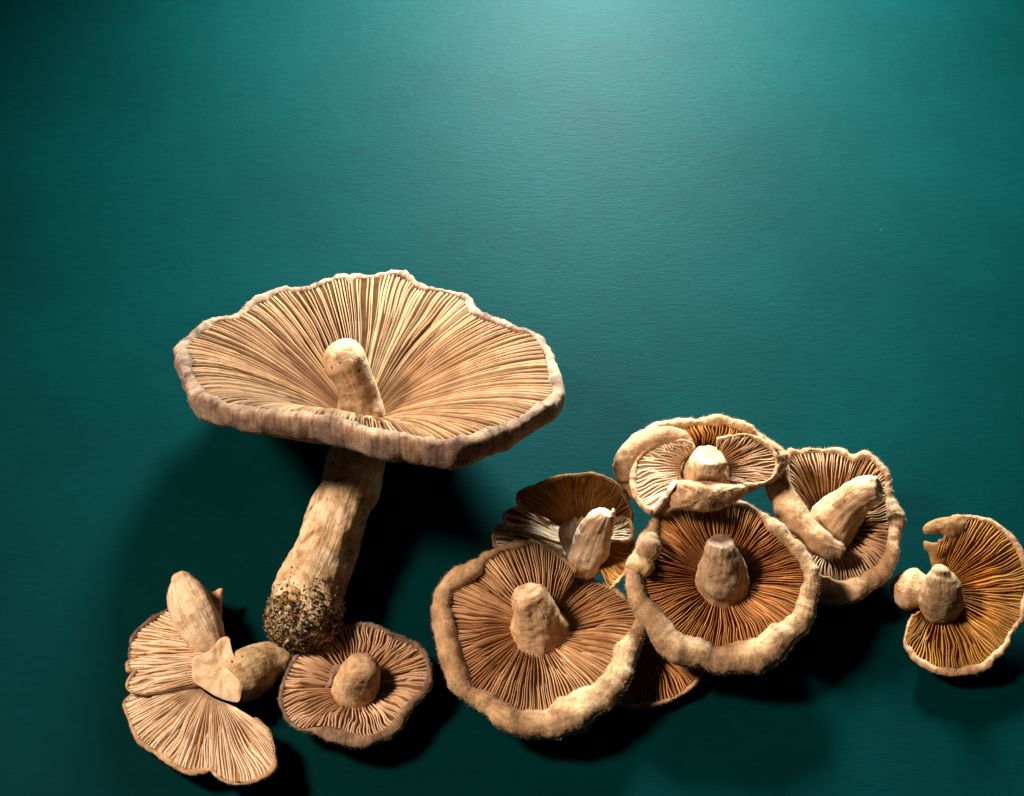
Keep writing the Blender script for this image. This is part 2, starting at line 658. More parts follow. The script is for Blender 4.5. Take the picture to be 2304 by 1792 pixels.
def sheet(root, name, px, mat, thick=8.0, bulge=10.0, parent=None, rows=8, lump=2.0, ribs=0):
    """a torn flake: outline of (px, py, z), domed a little, with real thickness"""
    P = catmull([W(*p) for p in px], 60, True)
    c = P.mean(axis=0)
    nrm = np.zeros(3)
    for k in range(60):
        nrm += np.cross(P[k] - c, P[(k + 1) % 60] - c)
    nrm /= np.linalg.norm(nrm)
    flip = nrm @ BV < 0
    if flip:
        nrm = -nrm
    V, F = [], []
    for side in (1, -1):
        for r in range(rows + 1):
            t = r / rows
            for k in range(60):
                p = c + (P[k] - c) * t
                p = p + nrm * (bulge * (1 - t * t) + side * thick * 0.5 * math.sqrt(max(0.0, 1 - t ** 6)) + nz(p, 0.05, 3) * lump + (math.sin(2 * math.pi * ribs * k / 60 + 3 * nz(p, 0.03)) * 2.2 * t if ribs else 0))
                V.append(p)
    n1 = (rows + 1) * 60
    for b in (0, n1):
        for r in range(rows):
            for k in range(60):
                q = (b + r * 60 + k, b + r * 60 + (k + 1) % 60, b + (r + 1) * 60 + (k + 1) % 60, b + (r + 1) * 60 + k)
                F.append(q if bool(b) != bool(flip) else q[::-1])
    return mesh_obj(name, V, F, mat, root, parent)


# ------------------------------------------------------------------ the table
tb = bpy.data.meshes.new('tabletop')
x0, x1, y0, y1, th = -0.9, 0.9, -0.7, 1.1, 0.03
vs = [(x, y, z) for z in (0, -th) for y in (y0, y1) for x in (x0, x1)]
tb.from_pydata(vs, [], [(0, 1, 3, 2), (4, 6, 7, 5), (0, 4, 5, 1), (1, 5, 7, 3), (3, 7, 6, 2), (2, 6, 4, 0)])
tb.materials.append(table_mat())
tbo = bpy.data.objects.new('tabletop', tb)
C.objects.link(tbo)
tbo['kind'] = 'structure'

# ------------------------------------------------------------------ mushroom materials
CREAM, TAN, BROWN = (0.72, 0.52, 0.34), (0.55, 0.36, 0.22), (0.26, 0.15, 0.09)
skin_tan = skin_mat('woolly_tan_skin', (0.57, 0.36, 0.20), (0.43, 0.25, 0.125), (0.21, 0.11, 0.055))
skin_warm = skin_mat('warm_tan_skin', (0.60, 0.37, 0.20), (0.46, 0.26, 0.13), (0.27, 0.14, 0.065))
skin_grey = skin_mat('greyish_brown_skin', (0.38, 0.24, 0.155), (0.22, 0.13, 0.08), (0.08, 0.043, 0.03), patch=0.47, streak=0.85)
skin_thin = skin_mat('thin_amber_skin', (0.55, 0.33, 0.14), (0.42, 0.22, 0.08), (0.2, 0.09, 0.035), trans=0.5)
skin_amber = skin_mat('amber_skin', (0.48, 0.27, 0.10), (0.34, 0.17, 0.06), (0.18, 0.08, 0.03))
fuzz_tan = fuzz_mat('tan_fuzz', (0.38, 0.24, 0.14), (0.58, 0.39, 0.245))
G_cream = gill_mat('cream_gill', (0.44, 0.245, 0.12), (0.15, 0.07, 0.028), 0.06)
G_pink = gill_mat('pinkish_gill', (0.88, 0.60, 0.39), (0.70, 0.43, 0.25))
G_tan = gill_mat('tan_gill', (0.80, 0.53, 0.32), (0.60, 0.34, 0.17))
G_pale_tan = gill_mat('pale_tan_gill', (0.84, 0.54, 0.30), (0.58, 0.29, 0.12))
G_white = gill_mat('pale_cream_gill', (0.95, 0.79, 0.60), (0.84, 0.58, 0.37), 0.15)
G_orange = gill_mat('orange_gill', (0.82, 0.39, 0.135), (0.54, 0.21, 0.055))
G_brown = gill_mat('brown_gill', (0.74, 0.38, 0.13), (0.44, 0.2, 0.06), 0.5)
G_gold = gill_mat('golden_gill', (0.92, 0.54, 0.16), (0.72, 0.35, 0.08), 0.5)
B_dark = bed_mat('gill_bed_shaded_brown', (0.17, 0.08, 0.033))  # brown flesh, with shade of the grooves put into the colour
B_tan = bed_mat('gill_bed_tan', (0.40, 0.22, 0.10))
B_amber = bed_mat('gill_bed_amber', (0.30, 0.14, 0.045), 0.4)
S_cream = stem_mat('cream_stem', (0.68, 0.45, 0.265), (0.50, 0.29, 0.14), (0.24, 0.115, 0.05), 0.53)
S_bark = stem_mat('bark_like_stem', (0.76, 0.56, 0.36), (0.52, 0.32, 0.16), (0.17, 0.085, 0.035), 0.44, True)
S_spot = stem_mat('spotted_stem', (0.60, 0.42, 0.24), (0.46, 0.29, 0.14), (0.26, 0.14, 0.06), 0.30)
S_dusk = stem_mat('dusky_end_and_hole_shade', (0.30, 0.19, 0.13), (0.20, 0.12, 0.08), (0.1, 0.055, 0.035), 0.7)
S_white = stem_mat('white_flesh', (0.88, 0.74, 0.58), (0.82, 0.63, 0.44), (0.6, 0.38, 0.2), 0.8)
S_stub = stem_mat('tan_stub', (0.54, 0.345, 0.195), (0.42, 0.25, 0.125), (0.25, 0.125, 0.055), 0.6)
S_brown = stem_mat('brown_stem', (0.46, 0.30, 0.17), (0.33, 0.19, 0.09), (0.16, 0.085, 0.035), 0.5)
S_pale = stem_mat('pale_torn_flesh', (0.85, 0.80, 0.66), (0.75, 0.66, 0.5), (0.5, 0.4, 0.26), 0.9)
S_end = stem_mat('stem_cut_end', (0.80, 0.59, 0.40), (0.66, 0.42, 0.24), (0.45, 0.25, 0.13), 0.7)


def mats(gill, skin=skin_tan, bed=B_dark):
    return {'gill': gill, 'skin': skin, 'bed': bed, 'fuzz': fuzz_tan}


# ================================================================== 1 the tall inverted mushroom
m1 = thing('mushroom', 'tallest mushroom with wide upturned funnel cap raised on a long bark-like stem', 'mushroom', 690, 1440)
pl1 = Plane(830, 810, 280, 0.03, -0.62)
in1 = Z1([(150, 500), (138, 462), (190, 412), (285, 340), (400, 312), (480, 255), (560, 212), (640, 178), (750, 178), (830, 146), (935, 112), (968, 128),
          (1000, 108), (1060, 112), (1195, 92), (1270, 122), (1340, 165), (1440, 182), (1550, 222), (1590, 285), (1640, 312), (1720, 342), (1800, 380), (1900, 405),
          (1945, 470), (1980, 560), (2000, 640), (2005, 690), (1960, 745), (1870, 795), (1790, 845), (1640, 905), (1520, 940), (1400, 938), (1250, 912), (1120, 900),
          (1020, 862), (900, 835), (800, 810), (650, 795), (520, 785), (420, 768), (330, 742), (250, 712), (205, 655), (172, 590)])
lobe(m1, pl1, in1, mats(G_cream, skin_grey, bed_mat('gill_bed_groove_shade', (0.055, 0.026, 0.011))), hub_px=Z1([(1020, 800)])[0], ring=44, depth=150, q=1.35,  # bed colour darkened further to stand for shade between the gills
     width=[(0, 26), (0.1, 20), (0.25, 17), (0.4, 18), (0.5, 22), (0.6, 30), (0.75, 34), (0.9, 34), (1, 30)],
     drop=[(0, 32), (0.12, 27), (0.4, 27), (0.55, 40), (0.7, 54), (0.8, 51), (0.9, 48), (1, 32)], rise=0.75, dome=30, thick=30, gills=236, ghe=8,
     rim_noise=5, fuzz=1800, fuzz_len=3.5, NS=520, warp=1.0, gwd=0.19, lean=0.4)
m1_stem = tube(m1, 'stem', Z2([(860, -40, 150, 58), (800, 180, 132, 59), (742, 430, 118, 64), (655, 660, 106, 65), (575, 900, 96, 66), (500, 1080, 94, 70), (432, 1240, 95, 76),
                     (405, 1390, 94, 78), (395, 1460, 92, 74)]), S_bark, end='round', lump=7, ridge=3, sides=64, segs=110)
tube(m1, 'stem_stub', Z1([(1025, 850, 140, 56), (1025, 770, 175, 49), (1015, 680, 210, 44), (985, 600, 245, 43), (945, 530, 270, 48), (930, 505, 278, 46)]), S_stub,
     end='round', lump=5, ridge=2, sides=48, fuzz=500, fuzzmat=fuzz_tan, fuzz_len=5)

soil_mat = skin_mat('soil_crust_brown', (0.50, 0.35, 0.20), (0.24, 0.14, 0.06), (0.035, 0.02, 0.01), k=2.6)
st = tube(m1, 'soil', Z2([(478, 1150, 95, 64), (442, 1235, 95, 70), (418, 1330, 95, 75.5), (405, 1395, 94, 78.5), (395, 1462, 92, 75)]), soil_mat, end='round', lump=7, ridge=7, sides=64, segs=50, parent=m1_stem)
soil_mats = [bed_mat('soil_dark', (0.05, 0.03, 0.018)), bed_mat('soil_ochre', (0.33, 0.19, 0.07)), fuzz_mat('soil_pale', (0.45, 0.36, 0.26), (0.75, 0.68, 0.58))]
sv, sf, sm = [], [], []
vs_ = [(np.array(v.co) + np.array(m1.location)) / U for v in st.data.vertices]
ns_ = [np.array(v.normal) for v in st.data.vertices]
nring = len(vs_) // 64
for _ in range(4200):
    rg = nring - 1 - random.choices((1, 2, 3, 4), (0.12, 0.25, 0.33, 0.30))[0] if random.random() < 0.5 else int((nring - 6) * (1 - 0.98 * random.random() ** 1.8))
    k = rg * 64 + random.randrange(64)
    f_ = random.random()
    p = vs_[k] * f_ + vs_[k + 64] * (1 - f_) + np.array([random.uniform(-3, 3) for _ in range(3)])
    n_ = ns_[k]
    t1 = np.cross(n_, np.array([random.gauss(0, 1) for _ in range(3)])); t1 /= np.linalg.norm(t1) + 1e-9
    t2 = np.cross(n_, t1)
    L, B = random.uniform(3, 11), random.uniform(2, 6)
    lift = random.uniform(0.5, 6)
    b0 = len(sv)
    sv += [p - t1 * L * .5, p + t2 * B * .6 + n_ * lift * .6, p + t1 * L * .5 + n_ * lift, p - t2 * B * .6 + n_ * lift * .3, p + n_ * (lift * .4 - 3)]
    sf += [(b0, b0 + 1, b0 + 2, b0 + 3), (b0, b0 + 4, b0 + 1), (b0 + 1, b0 + 4, b0 + 2), (b0 + 2, b0 + 4, b0 + 3), (b0 + 3, b0 + 4, b0)]
    sm += [random.choices((0, 1, 2), (0.46, 0.40, 0.14))[0]] * 5
mesh_obj('soil_crust', sv, sf, soil_mats, m1, m1_stem, mi=sm, smooth=False, stuff=True)

# ================================================================== 3 small pinkish one
m3 = thing('mushroom', 'small oval mushroom with pinkish gills and stubby stem, in front of the tall stem', 'mushroom', 800, 1560)
out3 = Z4([(160, 950), (175, 870), (210, 740), (250, 640), (330, 520), (430, 430), (560, 350), (700, 270), (830, 195), (950, 140), (1080, 115), (1190, 140), (1270, 125),
           (1370, 150), (1420, 200), (1520, 240), (1640, 270), (1780, 340), (1900, 450), (1950, 570), (1975, 720), (1975, 860), (1950, 930), (1860, 1000), (1760, 1100),
           (1700, 1180), (1640, 1270), (1590, 1400), (1480, 1480), (1330, 1540), (1200, 1590), (1050, 1610), (930, 1590), (800, 1530), (650, 1480), (500, 1440), (380, 1390),
           (280, 1320), (220, 1230), (180, 1130), (155, 1040)])
in3 = Z4([(205, 950), (230, 830), (290, 700), (370, 570), (450, 480), (560, 410), (700, 330), (830, 250), (960, 190), (1100, 160), (1200, 165), (1300, 190), (1400, 230), (1480, 300),
          (1600, 360), (1740, 400), (1820, 470), (1890, 560), (1910, 660), (1905, 780), (1870, 900), (1780, 1000), (1680, 1080), (1590, 1180), (1520, 1290), (1420, 1380), (1320, 1440),
          (1180, 1470), (1060, 1440), (930, 1390), (850, 1370), (700, 1340), (560, 1350), (430, 1370), (330, 1320), (260, 1240), (215, 1130), (195, 1040)])
lobe(m3, Plane(800, 1540, 72, 0, 0.02), in3, mats(G_pink, skin_grey), hub_px=Z4([(1070, 880)])[0], ring=40, depth=26, q=1.7, outer_px=out3, wmin=7, rise=0.5,
     dome=26, thick=12, gills=120, ghe=9, gwd=0.27, fuzz=1500, fuzz_len=7, warp=1.3)
tube(m3, 'stem', Z4([(1066, 925, 30, 70), (1068, 905, 46, 56), (1085, 830, 72, 47), (1112, 730, 96, 44), (1135, 670, 110, 40)]), S_cream, end='round', lump=5, ridge=2, sides=44, fuzz=300, fuzzmat=fuzz_tan, fuzz_len=4)

sheet(m3, 'torn_flesh', Z4([(1060, 1040, 52), (1150, 1010, 60), (1250, 960, 64), (1310, 960, 62), (1290, 1030, 56), (1220, 1110, 52), (1170, 1090, 50)]), S_pale, thick=7, bulge=4, lump=3)
sheet(m3, 'hole_shade_sheet', Z4([(690, 650, 56), (760, 690, 60), (800, 620, 62), (900, 610, 64), (880, 700, 62), (800, 760, 60), (780, 860, 58), (700, 900, 55), (760, 800, 58)]), S_dusk, thick=4, bulge=2, lump=3)  # dark sheet standing in for the shade inside a torn hole

# ================================================================== 9 amber fan underneath
m9 = thing('mushroom', 'dark amber gilled cap half hidden under the two woolly rims at bottom centre', 'mushroom', 1470, 1530)
o9 = Z8([(-80, 1380), (-20, 1540), (50, 1620), (120, 1640), (200, 1645), (300, 1635), (400, 1612), (500, 1570), (590, 1510), (660, 1440), (710, 1360), (740, 1250), (700, 1120), (500, 1040), (200, 1020), (0, 1120)])
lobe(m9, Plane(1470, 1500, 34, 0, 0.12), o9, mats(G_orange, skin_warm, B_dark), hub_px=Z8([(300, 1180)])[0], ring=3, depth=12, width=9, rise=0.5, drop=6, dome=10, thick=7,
     gills=86, ghe=8, fuzz=700, fuzz_len=5)

# ================================================================== 4 front big woolly one
m4 = thing('mushroom', 'large front mushroom with thick curled woolly rim and cut cream stem, at bottom centre', 'mushroom', 1200, 1560)
out4 = Z5([(90, 620), (110, 530), (170, 420), (240, 330), (330, 295), (420, 265), (500, 225), (600, 175), (700, 140), (800, 130), (870, 150), (950, 195), (1050, 262), (1130, 322), (1175, 370), (1400, 420),
           (1570, 540), (1640, 640), (1680, 760), (1645, 900), (1595, 1050), (1580, 1130), (1530, 1230), (1440, 1340), (1350, 1410), (1290, 1460), (1200, 1530), (1080, 1560), (1000, 1580),
           (850, 1580), (730, 1560), (600, 1510), (520, 1430), (460, 1380), (350, 1300), (240, 1220), (200, 1130), (150, 1010), (140, 900), (110, 800), (90, 700)])
in4 = Z5([(1155, 385), (1120, 345), (1050, 285), (950, 215), (850, 165), (740, 185), (640, 215), (560, 245), (505, 265), (485, 330), (465, 385), (400, 432), (310, 475), (258, 520), (250, 600), (270, 700), (290, 800),
          (310, 900), (330, 980), (360, 1050), (390, 1130), (410, 1200), (480, 1222), (560, 1255), (610, 1295), (680, 1325), (740, 1362), (820, 1368), (900, 1372), (960, 1352), (1010, 1300), (1100, 1262),
          (1180, 1222), (1270, 1182), (1350, 1112), (1390, 1062), (1430, 980), (1440, 905), (1485, 850), (1560, 780), (1590, 690), (1560, 580), (1440, 480), (1300, 410), (1200, 400), (1130, 420)])
ringpts = [(890 + 150 * math.cos(a), 775 - 115 * math.sin(a)) for a in [math.radians(50 + k * (358) / 14) for k in range(15)]]
lobe(m4, Plane(1200, 1480, 92, 0.0, 0.08), in4, mats(G_pale_tan), root_px=Z5(ringpts), closed=False, depth=38, q=1.6, outer_px=out4, wmin=8, rise=0.8,
     dome=32, thick=16, gills=176, ghe=10, h_keys=[(0, 22), (0.06, 18), (0.2, 0), (0.8, 0), (0.88, -14), (1, -24)], fuzz=4200, fuzz_len=9, rim_noise=4.5, NS=420, warp=0.9)
tube(m4, 'stem', Z5([(892, 812, 36, 88), (890, 790, 56, 70), (882, 745, 76, 58), (860, 640, 110, 50), (832, 550, 140, 43), (812, 500, 154, 35)]), S_cream, end='cut', endmat=S_end, lump=9, ridge=3, sides=48,
     fuzz=250, fuzzmat=fuzz_tan, fuzz_len=4)

# ================================================================== 8 middle one
m8 = thing('mushroom', 'round mushroom with fine orange gills and lumpy woolly rim, in the middle of the heap', 'mushroom', 1630, 1400)
out8 = Z8([(95, 600), (105, 540), (150, 480), (200, 310), (270, 230), (330, 150), (400, 95), (700, 50), (980, 25), (1160, 95), (1260, 150), (1350, 210), (1420, 290), (1480, 360), (1550, 430), (1600, 520),
           (1640, 640), (1640, 780), (1600, 860), (1590, 960), (1560, 1050), (1490, 1110), (1430, 1170), (1400, 1230), (1350, 1310), (1260, 1370), (1150, 1410), (1000, 1420), (870, 1400), (780, 1390), (680, 1380),
           (560, 1350), (480, 1320), (400, 1270), (330, 1190), (290, 1100), (250, 1030), (190, 960), (150, 870), (120, 760)])
in8 = Z8([(300, 560), (245, 640), (265, 740), (330, 830), (390, 900), (460, 1000), (520, 1070), (600, 1110), (700, 1122), (760, 1150), (800, 1190), (870, 1190), (950, 1160), (1060, 1140), (1140, 1100), (1220, 1030),
          (1310, 1000), (1390, 960), (1430, 900), (1455, 820), (1500, 680), (1500, 600), (1470, 520), (1430, 460), (1380, 390), (1300, 310), (1220, 240), (1180, 170), (1120, 110), (1000, 65), (800, 60), (600, 80),
          (450, 110), (385, 150), (365, 250), (360, 320), (335, 420), (310, 490)])
pl8 = Plane(1630, 1330, 150, 0.0, 0.34)
lobe(m8, pl8, in8, mats(G_orange, skin_tan), hub_px=Z8([(865, 650)])[0], ring=48, depth=36, q=1.6, outer_px=out8, wmin=9, rise=0.8, dome=88, thick=16, gills=184, ghe=9,
     fuzz=4200, fuzz_len=8, rim_noise=4.5, NS=420)
tube(m8, 'stem', Z8([(868, 690, 96, 84), (868, 668, 114, 66), (866, 610, 140, 54), (864, 500, 178, 44), (870, 410, 208, 34), (876, 350, 226, 24)]), stem_mat('dusky_stem', (0.50, 0.34, 0.21), (0.38, 0.23, 0.12), (0.16, 0.085, 0.045), 0.55),
     end='cut', endmat=S_dusk, lump=9, ridge=3, sides=48, fuzz=500, fuzzmat=fuzz_tan, fuzz_len=5)
tube(m8, 'rim_lobe', Z8([(170, 600, 150, 18), (190, 540, 172, 24), (240, 540, 184, 22), (275, 565, 186, 15)]), skin_tan, start='round', lump=5, fuzz=350, fuzzmat=fuzz_tan, segs=20, sides=28)
tube(m8, 'rim_lobe', Z8([(230, 470, 180, 16), (270, 420, 194, 24), (300, 370, 204, 26), (310, 320, 210, 16)]), skin_tan, start='round', lump=5, fuzz=350, fuzzmat=fuzz_tan, segs=20, sides=28)

# ================================================================== 7 right one of the heap
m7 = thing('mushroom', 'bowl-shaped mushroom with slanting thick stem and rim strip folded inward, right of the heap', 'mushroom', 1890, 1310)
in7 = Z9([(345, 195), (450, 190), (600, 180), (750, 180), (850, 210), (930, 248), (1010, 222), (1080, 222), (1150, 275), (1220, 370), (1240, 460), (1235, 520), (1250, 620), (1250, 740), (1255, 850), (1250, 1000),
          (1230, 1120), (1180, 1210), (1090, 1290), (950, 1360), (830, 1385), (700, 1360), (600, 1310), (500, 1200), (420, 1040), (350, 850), (300, 650), (300, 430)])
out7 = Z9([(285, 150), (330, 148), (460, 122), (560, 108), (640, 130), (740, 106), (830, 130), (900, 180), (950, 215), (1000, 155), (1060, 138), (1130, 180), (1200, 250), (1290, 370), (1300, 500), (1335, 620), (1410, 700),
           (1430, 760), (1415, 920), (1380, 1050), (1360, 1170), (1310, 1290), (1220, 1420), (1100, 1510), (960, 1580), (850, 1620), (700, 1630), (560, 1560), (400, 1350), (300, 1080), (220, 850), (180, 600), (200, 350)])
lobe(m7, Plane(1890, 1160, 120, 0.02, 0.22), in7, mats(G_tan, skin_warm), hub_px=Z9([(700, 860)])[0], ring=44, depth=62, q=1.7, outer_px=out7, wmin=8, rise=0.6, dome=22, thick=16, gills=116, ghe=10,
     fuzz=2600, fuzz_len=7, rim_noise=5, NS=360)
tube(m7, 'stem', Z9([(700, 920, 70, 56), (745, 850, 98, 54), (840, 720, 132, 47), (960, 600, 160, 41), (1080, 530, 178, 34), (1170, 510, 188, 27)]), S_cream, end='cut', endmat=S_end, lump=6, ridge=4, sides=48,
     fuzz=300, fuzzmat=fuzz_tan, fuzz_len=5)
tube(m7, 'rim_fold', Z9([(235, 330, 180, 26), (225, 470, 176, 28), (290, 640, 168, 29), (390, 800, 160, 31), (530, 950, 152, 30), (680, 1060, 146, 27), (790, 1090, 144, 18)]), skin_warm, start='round', flat=0.65, lump=7, ridge=2,
     fuzz=900, fuzzmat=fuzz_tan)

# ================================================================== 5 torn brown one
m5 = thing('mushroom', 'torn mushroom with dark brown upright gill fan and ragged stem, left of the heap', 'mushroom', 1290, 1290)
rim5 = Z6([(840, 690), (690, 615), (560, 570), (510, 510), (495, 440), (520, 395), (600, 352), (720, 318), (830, 275), (920, 235), (1010, 212), (1100, 190), (1200, 186), (1300, 178), (1400, 165), (1500, 185), (1600, 222), (1690, 262), (1755, 335), (1815, 415), (1870, 530),
          (1905, 640), (1905, 740), (1880, 830)])
root5 = Z6([(1060, 840), (1090, 820), (1110, 810), (1130, 810), (1160, 795), (1200, 785), (1250, 780), (1300, 790), (1350, 815), (1380, 850), (1400, 900)])
sheet(m5, 'torn_flesh', Z6([(1660, 700, 232), (1670, 640, 240), (1690, 590, 246), (1720, 600, 246), (1722, 660, 242), (1690, 720, 232)]), S_cream, thick=8, bulge=3, lump=3)
M5 = mats(G_brown, skin_thin, B_amber)
lobe(m5, Plane(1300, 1190, 150, 0, 0.95), rim5, M5, root_px=root5, closed=False, depth=14, q=1.3, width=7, rise=0.4, drop=5, dome=0, thick=7, gills=64, ghe=9, fuzz=260, fuzz_len=4, NS=200, warp=2.0, gwd=0.24)
Mp = mats(G_white, skin_warm, B_amber)
lobe(m5, Plane(1200, 1200, 122, 0.05, -0.12), Z6([(560, 880), (430, 850), (345, 820), (338, 730), (340, 650), (430, 610), (560, 600), (720, 640), (900, 760)]), Mp, root_px=Z6([(1090, 1060), (1090, 1030), (1085, 1000), (1080, 970), (1075, 940), (1070, 900), (1070, 850)]),
     closed=False, depth=10, q=1.2, width=9, rise=0.4, drop=6, dome=0, thick=10, gills=28, ghe=4, gwd=0.34, fuzz=60, fuzz_len=4, NS=100, warp=2.0, name='cap_lobe')
lobe(m5, Plane(1170, 1225, 92, 0.05, -0.12), Z6([(700, 1120), (450, 1100), (240, 1070), (205, 990), (210, 910), (260, 830), (380, 800)]), Mp, root_px=Z6([(1100, 1180), (1080, 1150), (1060, 1120), (1050, 1090), (1060, 1060)]),
     closed=False, depth=10, q=1.2, width=9, rise=0.4, drop=6, dome=0, thick=9, gills=28, ghe=4, gwd=0.34, fuzz=60, fuzz_len=4, NS=100, warp=2.0, name='cap_lobe')
lobe(m5, Plane(1400, 1190, 178, -0.1, 0.0), Z6([(1700, 745), (1790, 725), (1880, 745), (1915, 820), (1935, 890), (1885, 970), (1780, 1000)]), Mp, root_px=Z6([(1600, 850), (1610, 880), (1615, 910), (1620, 940), (1620, 980)]),
     closed=False, depth=8, q=1.2, width=7, rise=0.4, drop=5, dome=0, thick=8, gills=26, ghe=3, gwd=0.34, fuzz=40, fuzz_len=4, NS=80, warp=2.0, name='cap_lobe')
lobe(m5, Plane(1400, 1240, 145, -0.1, 0.0), Z6([(1780, 1005), (1900, 1020), (1985, 1050), (1965, 1150), (1900, 1250), (1830, 1380), (1740, 1500), (1640, 1600)]), mats(G_gold, skin_warm, B_amber),
     root_px=Z6([(1560, 1060), (1570, 1100), (1570, 1140), (1560, 1180), (1540, 1230), (1500, 1280)]),
     closed=False, depth=12, q=1.2, width=9, rise=0.4, drop=6, dome=0, thick=9, gills=40, ghe=4, gwd=0.32, fuzz=60, fuzz_len=4, NS=100, warp=2.0, name='cap_lobe')
sheet(m5, 'torn_flesh', Z6([(1480, 1080, 128), (1600, 1100, 130), (1640, 1200, 122), (1600, 1330, 112), (1520, 1420, 100), (1420, 1440, 96), (1400, 1300, 110), (1430, 1160, 122)]), S_brown, thick=12, bulge=8, lump=6)
sheet(m5, 'torn_flesh', Z6([(1010, 830, 152), (1080, 770, 158), (1150, 740, 162), (1200, 680, 168), (1250, 730, 170), (1300, 690, 172), (1360, 740, 168), (1400, 830, 162), (1400, 1000, 150), (1330, 1200, 128), (1220, 1260, 118), (1120, 1180, 116), (1040, 1060, 124), (1000, 930, 140)]), S_white, thick=10, bulge=10, lump=4)
tube(m5, 'stem', Z6([(1335, 1440, 70, 24), (1340, 1330, 100, 33), (1370, 1180, 135, 41), (1410, 1050, 165, 40), (1460, 920, 190, 34), (1525, 790, 215, 27), (1580, 700, 232, 21), (1605, 650, 240, 17)]), S_end, start='round', end='cut', lump=8, ridge=4,
     sides=48, fuzz=200, fuzzmat=fuzz_tan, fuzz_len=4)

# ================================================================== 6 top folded one
m6 = thing('mushroom', 'folded woolly mushroom on top of the heap, rim curled over its short stem', 'mushroom', 1580, 1150)
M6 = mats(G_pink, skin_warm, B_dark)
rim6 = Z7([(330, 720), (340, 560), (400, 440), (520, 330), (680, 245), (850, 212), (1000, 200), (1150, 188), (1300, 190), (1430, 215), (1560, 262), (1680, 330), (1790, 430), (1880, 550), (1890, 680), (1800, 780), (1600, 840), (1300, 900), (1000, 960),
           (700, 1010), (500, 1000), (380, 900)])
out6 = Z7([(110, 760), (120, 650), (145, 595), (200, 500), (245, 415), (340, 308), (450, 220), (560, 168), (700, 125), (850, 108), (1000, 104), (1130, 85), (1280, 83), (1420, 103), (1560, 150), (1700, 215), (1800, 310), (1930, 400), (2040, 480),
           (2060, 620), (1960, 760), (1800, 850), (1640, 930), (1400, 1010), (1100, 1060), (800, 1120), (600, 1160), (420, 1080), (240, 950)])
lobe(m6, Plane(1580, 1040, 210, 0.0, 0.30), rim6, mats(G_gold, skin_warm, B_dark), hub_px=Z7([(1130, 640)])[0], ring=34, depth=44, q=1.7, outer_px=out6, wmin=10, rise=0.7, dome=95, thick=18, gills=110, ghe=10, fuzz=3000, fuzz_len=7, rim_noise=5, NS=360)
# inner lobes of gills
lobe(m6, Plane(1480, 1050, 244, 0.12, 0.18), Z7([(560, 1120), (450, 1060), (380, 950), (350, 820), (365, 680), (400, 580), (500, 480), (640, 410), (780, 390), (900, 385), (1020, 430)]), mats(G_white, skin_warm, B_tan),
     root_px=Z7([(900, 860), (870, 800), (850, 750), (840, 700), (840, 660), (850, 610), (880, 570), (930, 530), (990, 490), (1040, 470)]), closed=False, depth=22, q=1.4, width=12, rise=0.7, drop=9, dome=4, thick=9, gills=44, ghe=4, gwd=0.3, fuzz=250, fuzz_len=4, NS=140,
     warp=2.0, name='cap_lobe')
lobe(m6, Plane(1680, 1040, 236, 0.0, 0.25), Z7([(1260, 370), (1340, 345), (1450, 320), (1560, 312), (1680, 345), (1790, 410), (1860, 490), (1895, 580), (1895, 680), (1850, 760), (1760, 815), (1650, 835), (1540, 830)]), M6,
     root_px=Z7([(1250, 480), (1290, 520), (1320, 560), (1340, 600), (1350, 640), (1360, 680), (1370, 720), (1380, 760), (1390, 790), (1400, 810)]), closed=False, depth=24, q=1.4, width=9, rise=0.6, drop=7, dome=4, thick=9, gills=46, ghe=6, fuzz=250, fuzz_len=4,
     NS=160, warp=1.4, name='cap_lobe')
tube(m6, 'stem', Z7([(1136, 760, 196, 64), (1140, 735, 222, 48), (1150, 670, 252, 40), (1170, 590, 272, 36), (1185, 535, 286, 29)]), S_cream, end='cut', lump=8, ridge=3, sides=44, fuzz=300, fuzzmat=fuzz_tan, fuzz_len=4)
tube(m6, 'rim_fold', Z7([(230, 760, 215, 18), (230, 640, 225, 23), (290, 500, 236, 26), (420, 390, 246, 25), (580, 330, 250, 23), (740, 310, 252, 21), (870, 330, 252, 17), (940, 370, 252, 9)]), skin_warm, start='round', flat=0.7, lump=7, ridge=1, fuzz=700, fuzzmat=fuzz_tan, fuzz_len=5)
fl = sheet(m6, 'rim_fold', Z7([(780, 800, 262), (1000, 803, 268), (1220, 822, 270), (1450, 852, 266), (1540, 842, 262), (1592, 890, 256), (1560, 965, 246), (1480, 1035, 238), (1400, 1085, 230), (1250, 1135, 232), (1100, 1152, 232), (950, 1136, 232), (830, 1118, 234),
      (730, 1096, 238), (690, 1000, 244), (720, 900, 254), (745, 835, 260)]), skin_warm, thick=30, bulge=13, lump=5, rows=14, ribs=9)
fv = [(np.array(v.co) + np.array(m6.location)) / U for v in fl.data.vertices]
add_fuzz(m6, fl, fv, [np.array(v.normal) for v in fl.data.vertices], fuzz_tan, 1300, 11)
sheet(m6, 'torn_edge', Z7([(535, 1135, 228), (590, 1040, 244), (680, 940, 256), (735, 830, 266), (790, 795, 270), (830, 812, 270), (775, 905, 262), (720, 1010, 250), (650, 1100, 236), (570, 1170, 226)]), S_end, thick=18, bulge=6, lump=4)

